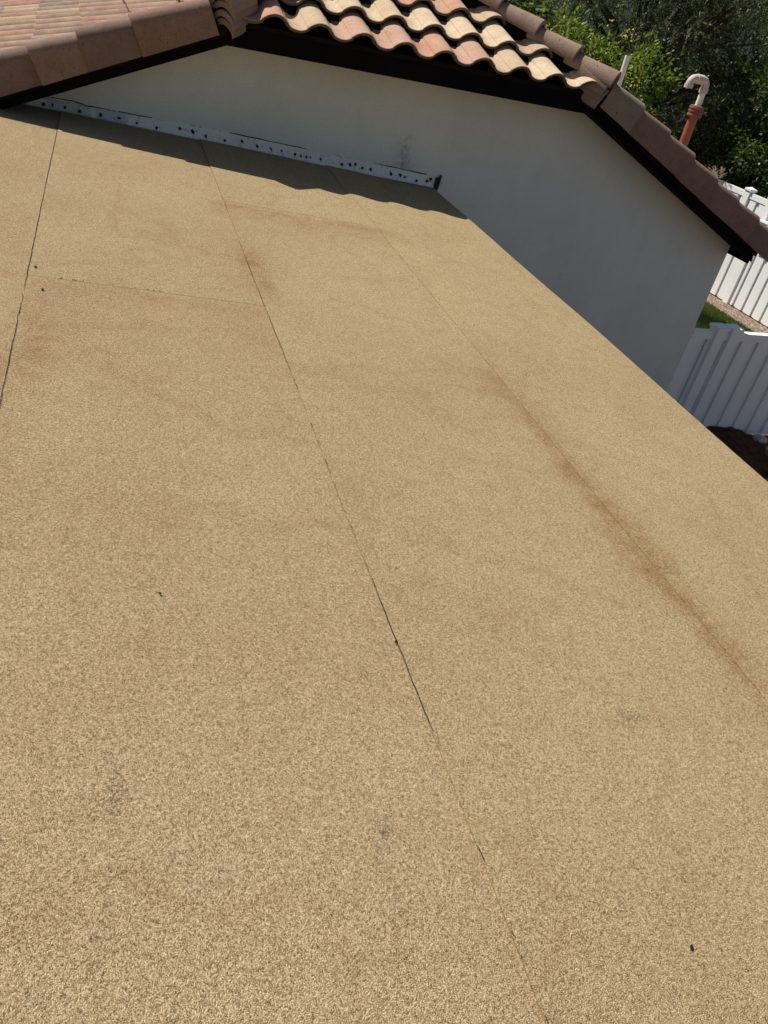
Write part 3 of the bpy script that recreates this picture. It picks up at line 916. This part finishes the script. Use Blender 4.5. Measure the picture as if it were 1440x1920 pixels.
# box on the boundary fence
ub = empty('meter_box', (XS-0.14, 10.55, ZG))
tag(ub, 'small white box hung on the boundary fence beside the rake end', 'box')
MB().box(XS-0.18, XS-0.06, 10.85, 11.05, -1.16, -0.93).build('box_body', M_VINYL, ub)
MB().box(XS-0.20, XS-0.058, 10.83, 11.07, -0.929, -0.905).build('box_lid', M_VINYL, ub)

# ------------------------------------------------------------------ lawn, gravel, dirt
nl = NT('lawn_soil'); lp = nl.pos(); l1 = nl.noise(5, 5, 0.6, lp)
M_LAWN = nl.set(nl.ramp(l1, [(0.35, (0.055, 0.085, 0.02)), (0.65, (0.10, 0.13, 0.04))]), 0.95, 0.1)
tag(mesh_obj('lawn', [(6.2, 6.4, ZG+0.006), (10.75, 6.4, ZG+0.006), (10.78, 20, ZG+0.006), (6.2, 20, ZG+0.006)], [(0,1,2,3)], M_LAWN), kind='structure')
M_GRASS = mat_leaf('grass_blades', [(0.0, (0.05, 0.095, 0.015)), (0.6, (0.10, 0.15, 0.03)), (1.0, (0.21, 0.19, 0.07))], 0.5, 0.3)
def tri_cloud(name, P, T, L, W, mat, parent=None, N=None, rand=None, diamond=True):
    """many small leaf faces; P base points, T direction, L length, W width"""
    n = len(P)
    if N is None:
        N = rng.normal(size=(n, 3))
    S = np.cross(T, N); S /= (np.linalg.norm(S, axis=1, keepdims=True)+1e-9)
    up = np.cross(S, T)
    L = np.asarray(L).reshape(-1, 1)*np.ones((n, 1)); W = np.asarray(W).reshape(-1, 1)*np.ones((n, 1))
    a = P; mid = P + T*L*0.45 + up*L*0.08; tip = P + T*L
    V = np.stack([a, mid + S*W*0.5, tip, mid - S*W*0.5], 1).reshape(-1, 3)
    F = np.arange(n*4).reshape(n, 4)
    tri = np.concatenate([F[:, [0,1,2]], F[:, [0,2,3]]])
    me = bpy.data.meshes.new(name)
    me.vertices.add(len(V)); me.vertices.foreach_set('co', V.astype(np.float32).ravel())
    me.loops.add(tri.size); me.loops.foreach_set('vertex_index', tri.astype(np.int32).ravel())
    me.polygons.add(len(tri)); me.polygons.foreach_set('loop_start', (np.arange(len(tri))*3).astype(np.int32))
    me.polygons.foreach_set('loop_total', np.full(len(tri), 3, np.int32))
    me.update(calc_edges=True)
    me.materials.append(mat)
    at = me.attributes.new('leafrand', 'FLOAT', 'POINT')
    rr = rng.random(n) if rand is None else rand
    at.data.foreach_set('value', np.repeat(rr, 4).astype(np.float32))
    o = bpy.data.objects.new(name, me); link(o, parent)
    if parent is not None and parent.location.length > 0:
        o.matrix_parent_inverse = Matrix.Translation(parent.location).inverted()
    return o
n = 60000
P = np.stack([rng.uniform(8.6, 10.8, n), rng.uniform(8.4, 12.5, n), np.full(n, ZG+0.006)], 1)
P[:, 0] = np.minimum(P[:, 0], 10.80 + 0.05*np.sin(P[:, 1]*3))
T = np.stack([rng.normal(0, .45, n), rng.normal(0, .45, n), np.ones(n)], 1); T /= np.linalg.norm(T, axis=1, keepdims=True)
tag(tri_cloud('grass', P, T, rng.uniform(0.03, 0.07, n), 0.008, M_GRASS), 'short green grass on the lawn beyond the low fence', 'grass', kind='stuff')

ngv = NT('gravel_stones'); gr = ngv.attr('leafrand')
M_GRAVEL = ngv.set(ngv.ramp(gr, [(0.0, (0.16, 0.10, 0.07)), (0.4, (0.33, 0.24, 0.18)), (0.75, (0.46, 0.36, 0.28)), (1.0, (0.62, 0.54, 0.46))]), 0.9, 0.2)
M_GBED = mat_soil('gravel_bed', (0.14, 0.085, 0.055), (0.32, 0.225, 0.16), 25, 0.6, 0.02)
tag(mesh_obj('gravel_strip', [(10.74, 6.5, ZG+0.010), (11.36, 6.5, ZG+0.010), (11.36, 20, ZG+0.010), (10.80, 20, ZG+0.010)], [(0,1,2,3)], M_GBED), kind='structure')
ng = 9000
ico = [(1,0,0),(-1,0,0),(0,1,0),(0,-1,0),(0,0,1),(0,0,-1)]
tri8 = [(0,2,4),(2,1,4),(1,3,4),(3,0,4),(2,0,5),(1,2,5),(3,1,5),(0,3,5)]
C = np.stack([rng.uniform(10.76, 11.32, ng), rng.uniform(8.6, 12.6, ng), np.full(ng, ZG+0.012)], 1)
sz = rng.uniform(0.006, 0.018, ng)
B8 = np.array(ico, float)
V = C[:, None, :] + B8[None]*sz[:, None, None]*rng.uniform(0.6, 1.3, (ng, 6, 3))
F = (np.array(tri8)[None] + (np.arange(ng)*6)[:, None, None]).reshape(-1, 3)
gvo = mesh_obj('gravel', V.reshape(-1, 3).tolist(), F.tolist(), M_GRAVEL)
at = gvo.data.attributes.new('leafrand', 'FLOAT', 'POINT'); at.data.foreach_set('value', np.repeat(rng.random(ng), 6).astype(np.float32))
tag(gvo, 'tan gravel strip between the lawn and the boundary fence', 'gravel', kind='stuff')

M_DIRT = mat_soil('red_dirt', (0.05, 0.022, 0.014), (0.19, 0.085, 0.05), 9, 1.0, 0.04)
from mathutils import noise as mnoise
nx, ny = 170, 120; v = []; f = []
for j in range(ny+1):
    for i in range(nx+1):
        x = 4.2 + 5.4*i/nx; y = 3.2 + 3.03*j/ny
        d = math.exp(-((x-7.05)/0.55)**2 - ((y-6.15)/0.45)**2)*0.14
        nn = mnoise.fractal(Vector((x*2.2, y*2.2, 0.3)), 0.9, 2.1, 6)
        edge = min(1.0, min(i, nx-i, j if j < ny/2 else ny, 12)/12)
        v.append((x, y, ZG - 0.02 + (0.03 + d + 0.035*nn + 0.018*mnoise.noise(Vector((x*14, y*14, 1.7))) + 0.010*mnoise.noise(Vector((x*33, y*33, 4.1))))*edge))
n1 = nx+1
for j in range(ny):
    for i in range(nx): f.append((j*n1+i, j*n1+i+1, (j+1)*n1+i+1, (j+1)*n1+i))
tag(mesh_obj('dirt_mound', v, f, M_DIRT, smooth=60), kind='structure')
def rock(x, y, r, z, label, seed, mat):
    q = random.Random(seed); bm = bmesh.new(); bmesh.ops.create_icosphere(bm, subdivisions=3, radius=1.0)
    o3 = Vector((q.uniform(0,9), q.uniform(0,9), q.uniform(0,9)))
    sx, sy, sz_ = q.uniform(.8,1.3), q.uniform(.7,1.1), q.uniform(.5,.8)
    for vv in bm.verts:
        k = 1 + 0.35*mnoise.noise(vv.co*1.3 + o3) + 0.12*mnoise.noise(vv.co*3.7 + o3)
        vv.co = Vector((vv.co.x*sx, vv.co.y*sy, vv.co.z*sz_))*r*k
    me = bpy.data.meshes.new('rock'); bm.to_mesh(me); bm.free(); me.materials.append(mat)
    o = bpy.data.objects.new('rock', me); COL.objects.link(o); o.location = (x, y, z)
    return tag(o, label, 'rock', 'rocks in the dirt by the low fence')
M_ROCKW = mat_soil('pale_rock', (0.34, 0.31, 0.28), (0.58, 0.55, 0.50), 12, 0.4, 0.01)
M_ROCKR = mat_soil('red_rock', (0.20, 0.095, 0.06), (0.40, 0.22, 0.15), 12, 0.4, 0.01)
rock(7.60, 6.03, 0.085, -2.36, 'pale grey rock against the foot of the low fence', 1, M_ROCKW)
rock(7.52, 5.72, 0.07, -2.39, 'reddish rock in the dirt at the right picture edge', 2, M_ROCKR)
rock(7.62, 5.86, 0.045, -2.40, 'small pale stone beside the grey rock at the fence foot', 3, M_ROCKW)
rock(7.20, 5.36, 0.05, -2.40, 'small reddish stone close to the flat roof edge', 4, M_ROCKR)
rock(7.02, 5.22, 0.045, -2.41, 'brown stone lying lowest beside the flat roof edge', 5, M_ROCKR)

# ------------------------------------------------------------------ trees and shrubs
def crown(name, parent, mat, centers, radii, nclump, per, clump_r, L, W, droop=0.0, hollow=0.5, flat_bias=1.2, spray=False):
    P = []; T = []; Rn = []; Nn = []
    for (c, r, share) in zip(centers, radii, [1.0]*len(centers)):
        c = np.array(c); r = np.array(r)
        k = int(nclump/len(centers))
        d = rng.normal(size=(k, 3)); d /= np.linalg.norm(d, axis=1, keepdims=True)
        rad = (hollow + (1-hollow)*rng.random((k, 1))**0.6)*(1 + 0.16*rng.normal(size=(k, 1)))
        cc = c + d*r*rad
        for q in range(k):
            if spray:
                for tw in range(5):
                    td = d[q]*0.7 + rng.normal(size=3)*0.55; td /= np.linalg.norm(td)
                    m = int(per/5); s_ = np.linspace(0, 1, m)[:, None]; ln = clump_r*rng.uniform(1.8, 3.6)
                    pts = cc[q] + td*s_*ln + np.array([0, 0, -1.0])*(s_**2)*ln*rng.uniform(0.2, 0.7) + rng.normal(size=(m, 3))*0.008
                    t = td + rng.normal(size=(m, 3))*0.55 + np.array([0, 0, -0.35])*s_
                    P.append(pts); T.append(t/np.linalg.norm(t, axis=1, keepdims=True))
                    Rn.append(np.clip(rng.normal(rng.uniform(0.2, 0.85), 0.15, m), 0, 1)); Nn.append(rng.normal(size=(m, 3)) + np.array([0, 0, 1.0]))
                continue
            m = int(per*rng.uniform(0.5, 1.4))
            e = rng.normal(size=(m, 3))*clump_r*rng.uniform(0.6, 1.3)
            P.append(cc[q] + e)
            t = e/(np.linalg.norm(e, axis=1, keepdims=True)+1e-6)*0.7 + d[q]*0.5 + rng.normal(size=(m, 3))*0.6
            t[:, 2] -= droop
            T.append(t/np.linalg.norm(t, axis=1, keepdims=True))
            Rn.append(np.clip(rng.normal(rng.uniform(0.25, 0.75), 0.2, m), 0, 1))
            Nn.append(rng.normal(size=(m, 3)) + np.array([0, 0, 1.0+flat_bias]))
    P = np.concatenate(P); T = np.concatenate(T); Rn = np.concatenate(Rn); Nn = np.concatenate(Nn)
    keep = P[:, 2] > ZG+0.05
    P, T, Rn, Nn = P[keep], T[keep], Rn[keep], Nn[keep]
    n = len(P)
    return tri_cloud(name, P, T, L*rng.uniform(0.6, 1.25, n), W*rng.uniform(0.7, 1.2, n), mat, parent, N=Nn, rand=Rn)
def trunk(parent, base, top, r, limbs, seed):
    q = random.Random(seed); m = MB(); b = Vector(base); t = Vector(top)
    pts = [b + (t-b)*k/6 + Vector((q.uniform(-.06,.06), q.uniform(-.06,.06), 0))*(k > 0) for k in range(7)]
    m.tube(pts, [r*(1.25 if k == 0 else 1-0.1*k) for k in range(7)], 10)
    for l in limbs:
        s = pts[q.choice((3, 4, 5))]; e = Vector(l)
        mid = (s+e)/2 + Vector((q.uniform(-.2,.2), q.uniform(-.2,.2), q.uniform(0,.25)))
        m.tube([s, mid, e], [r*0.5, r*0.33, r*0.12], 7)
    return m.build('trunk', M_BARK, parent, 60)
def tree(name, label, cat, base, mat, centers, radii, nclump, per, clump_r, L, W, seed, group=None, r=0.1, **kw):
    o = empty(name, base); tag(o, label, cat, group)
    c0 = Vector(centers[0])
    limbs = []
    q = random.Random(seed)
    for c, rr in zip(centers, radii):
        for _ in range(max(2, 7//len(centers))):
            limbs.append((c[0]+rr[0]*q.uniform(-.7,.7), c[1]+rr[1]*q.uniform(-.7,.7), c[2]+rr[2]*q.uniform(-.3,.7)))
    trunk(o, (base[0], base[1], base[2]-0.05), (c0.x, c0.y, c0.z), r, limbs, seed)
    crown('crown', o, mat, centers, radii, nclump, per, clump_r, L, W, **kw)
    return o
L_YEL = mat_leaf('bright_green_leaf', [(0.0, (0.045, 0.085, 0.010)), (0.5, (0.125, 0.175, 0.022)), (1.0, (0.27, 0.28, 0.05))], 0.45, 0.45)
L_OLV = mat_leaf('dusty_olive_leaf', [(0.0, (0.026, 0.036, 0.014)), (0.5, (0.078, 0.092, 0.045)), (1.0, (0.21, 0.22, 0.135))], 0.45, 0.3)
L_DRK = mat_leaf('dark_glossy_leaf', [(0.0, (0.016, 0.034, 0.008)), (0.5, (0.055, 0.09, 0.022)), (1.0, (0.17, 0.21, 0.065))], 0.35, 0.35)
L_STR = mat_leaf('strap_leaf', [(0.0, (0.045, 0.07, 0.018)), (0.6, (0.09, 0.12, 0.04)), (1.0, (0.20, 0.20, 0.10))], 0.45, 0.3)
M_FLOWER = mat_leaf('yellow_petal', [(0.0, (0.60, 0.42, 0.05)), (1.0, (0.80, 0.62, 0.16))], 0.5, 0.35)

def boughs(lo, hi, n, r, seed, squash=0.75):
    q = np.random.default_rng(seed); cs_ = []; rs_ = []
    for _ in range(600):
        c = q.uniform(lo, hi)
        if all(np.linalg.norm((c - np.array(o))*np.array([1, 1, 1.2])) > r*1.25 for o in cs_):
            cs_.append(tuple(c)); k = r*q.uniform(0.75, 1.2); rs_.append((k, k, k*squash))
        if len(cs_) >= n: break
    return cs_, rs_
yc, yr = boughs((6.3, 11.7, -0.9), (8.35, 12.9, 1.05), 18, 0.46, 21)
yb = tree('flowering_shrub', 'bright green shrub with yellow flowers behind the right hip', 'shrub', (7.4, 12.4, ZG), L_YEL,
     [(7.45, 12.4, 0.0)] + yc, [(0.8, 0.7, 0.9)] + yr, 380, 58, 0.11, 0.085, 0.045, 1, r=0.05, hollow=0.45)
fp = []
for (x, y, z) in [(6.85,11.75,1.10),(7.15,11.6,1.15),(7.35,11.6,1.35),(7.6,11.5,1.25),(7.75,11.6,1.28),(7.95,11.5,0.9),(7.3,11.4,0.9),(7.0,11.4,0.75),(7.9,11.5,0.45),(8.1,11.6,0.6),(8.25,11.7,0.75),(7.45,11.4,0.5),(8.3,11.6,0.2),(8.05,11.45,0.1),(6.9,11.4,0.4)]:
    m = rng.integers(5, 16); fp.append(np.array([x, y, z]) + rng.normal(size=(m, 3))*0.055)
fp = np.concatenate(fp); ft = rng.normal(size=fp.shape); ft[:, 1] -= 0.6; ft /= np.linalg.norm(ft, axis=1, keepdims=True)
tag(tri_cloud('blossom', fp, ft, 0.036, 0.030, M_FLOWER, yb), kind='stuff')

so = empty('strappy_plant', (6.1, 12.9, ZG)); tag(so, 'clump of long arching strap leaves behind the top of the right hip', 'plant')
trunk(so, (6.1, 12.9, ZG), (6.1, 12.9, 0.5), 0.07, [(5.8,12.7,1.0),(6.5,12.8,1.0)], 3)
sp = []; stt = []; 
for q in range(26):
    c = np.array([rng.uniform(5.4, 6.9), rng.uniform(12.4, 13.4), rng.uniform(0.6, 1.5)])
    m = 55; t = rng.normal(size=(m, 3)); t[:, 2] = np.abs(t[:, 2])*0.4 - 0.25; t /= np.linalg.norm(t, axis=1, keepdims=True)
    sp.append(c + rng.normal(size=(m, 3))*0.05); stt.append(t)
tri_cloud('foliage', np.concatenate(sp), np.concatenate(stt), rng.uniform(0.25, 0.5, 26*55), 0.022, L_STR, so)

oc, orr = boughs((8.6, 13.9, -0.6), (12.6, 15.4, 2.6), 26, 0.62, 4)
tree('olive_tree', 'large dusty grey-green fine-leaved tree filling the top right corner', 'tree', (10.3, 15.2, ZG), L_OLV,
     [(10.3, 14.8, 1.0)] + oc, [(0.7, 0.7, 0.6)] + orr, 540, 130, 0.13, 0.075, 0.022, 5, r=0.14, spray=True, hollow=0.35)
tree('round_shrub', 'dark green shrub in shade behind the red vent pipe', 'shrub', (9.1, 13.7, ZG), L_DRK,
     [(9.2, 13.7, -0.3), (8.7, 13.5, -0.5)], [(0.9, 0.8, 1.3), (0.8, 0.7, 1.0)], 260, 70, 0.13, 0.07, 0.028, 6, r=0.06)
cc_, cr_ = boughs((11.75, 11.6, -0.75), (13.6, 14.6, 1.1), 24, 0.48, 12)
tree('citrus_tree', 'dark glossy-leaved tree hanging over the boundary fence at the right edge', 'tree', (12.7, 13.3, ZG), L_DRK,
     [(12.7, 13.3, 0.0)] + cc_, [(0.5, 0.5, 0.4)] + cr_, 470, 60, 0.11, 0.10, 0.054, 7, r=0.10, hollow=0.4)
tree('backdrop_tree', 'deep green tree far back above the grey-green one', 'tree', (13.6, 19.5, ZG), L_DRK,
     [(13.5, 19.5, 1.6), (16.0, 18.5, 1.8)], [(2.6, 2.0, 2.6), (2.4, 2.0, 2.6)], 420, 95, 0.26, 0.13, 0.05, 8, r=0.16)
tree('backdrop_tree', 'olive green tree far back left of the others', 'tree', (8.8, 20.5, ZG), L_OLV,
     [(9.0, 20.5, 0.6), (6.8, 21.0, 1.0)], [(2.3, 1.8, 2.6), (2.2, 1.8, 2.6)], 380, 95, 0.26, 0.13, 0.045, 9, r=0.16)
# neighbour's house glimpsed between crowns
nh = empty('neighbour_house', (14.0, 34.0, ZG)); tag(nh, 'pale grey house glimpsed between tree crowns at the top edge', 'house')
M_NW = mat_plain('pale_grey_render', (0.42, 0.42, 0.43), 0.9, 0.1, 0.08, 1.0, 0.1)
MB().box(8, 30, 33, 41, ZG, 3.0).build('wall', M_NW, nh)
MB().prism([(7.5, 3.0), (30.5, 3.0), (28, 5.0), (10, 5.0)], 'y', 32.5, 41.5).build('roof', M_RAKE, nh)
for x in (11, 15, 19, 23):
    w = MB().box(x, x+1.4, 32.93, 32.998, -0.9, 0.6).build('window', M_VINYL, nh)
    MB().box(x+0.1, x+1.3, 32.91, 32.928, -0.8, 0.5).build('pane', M_FELT, w)
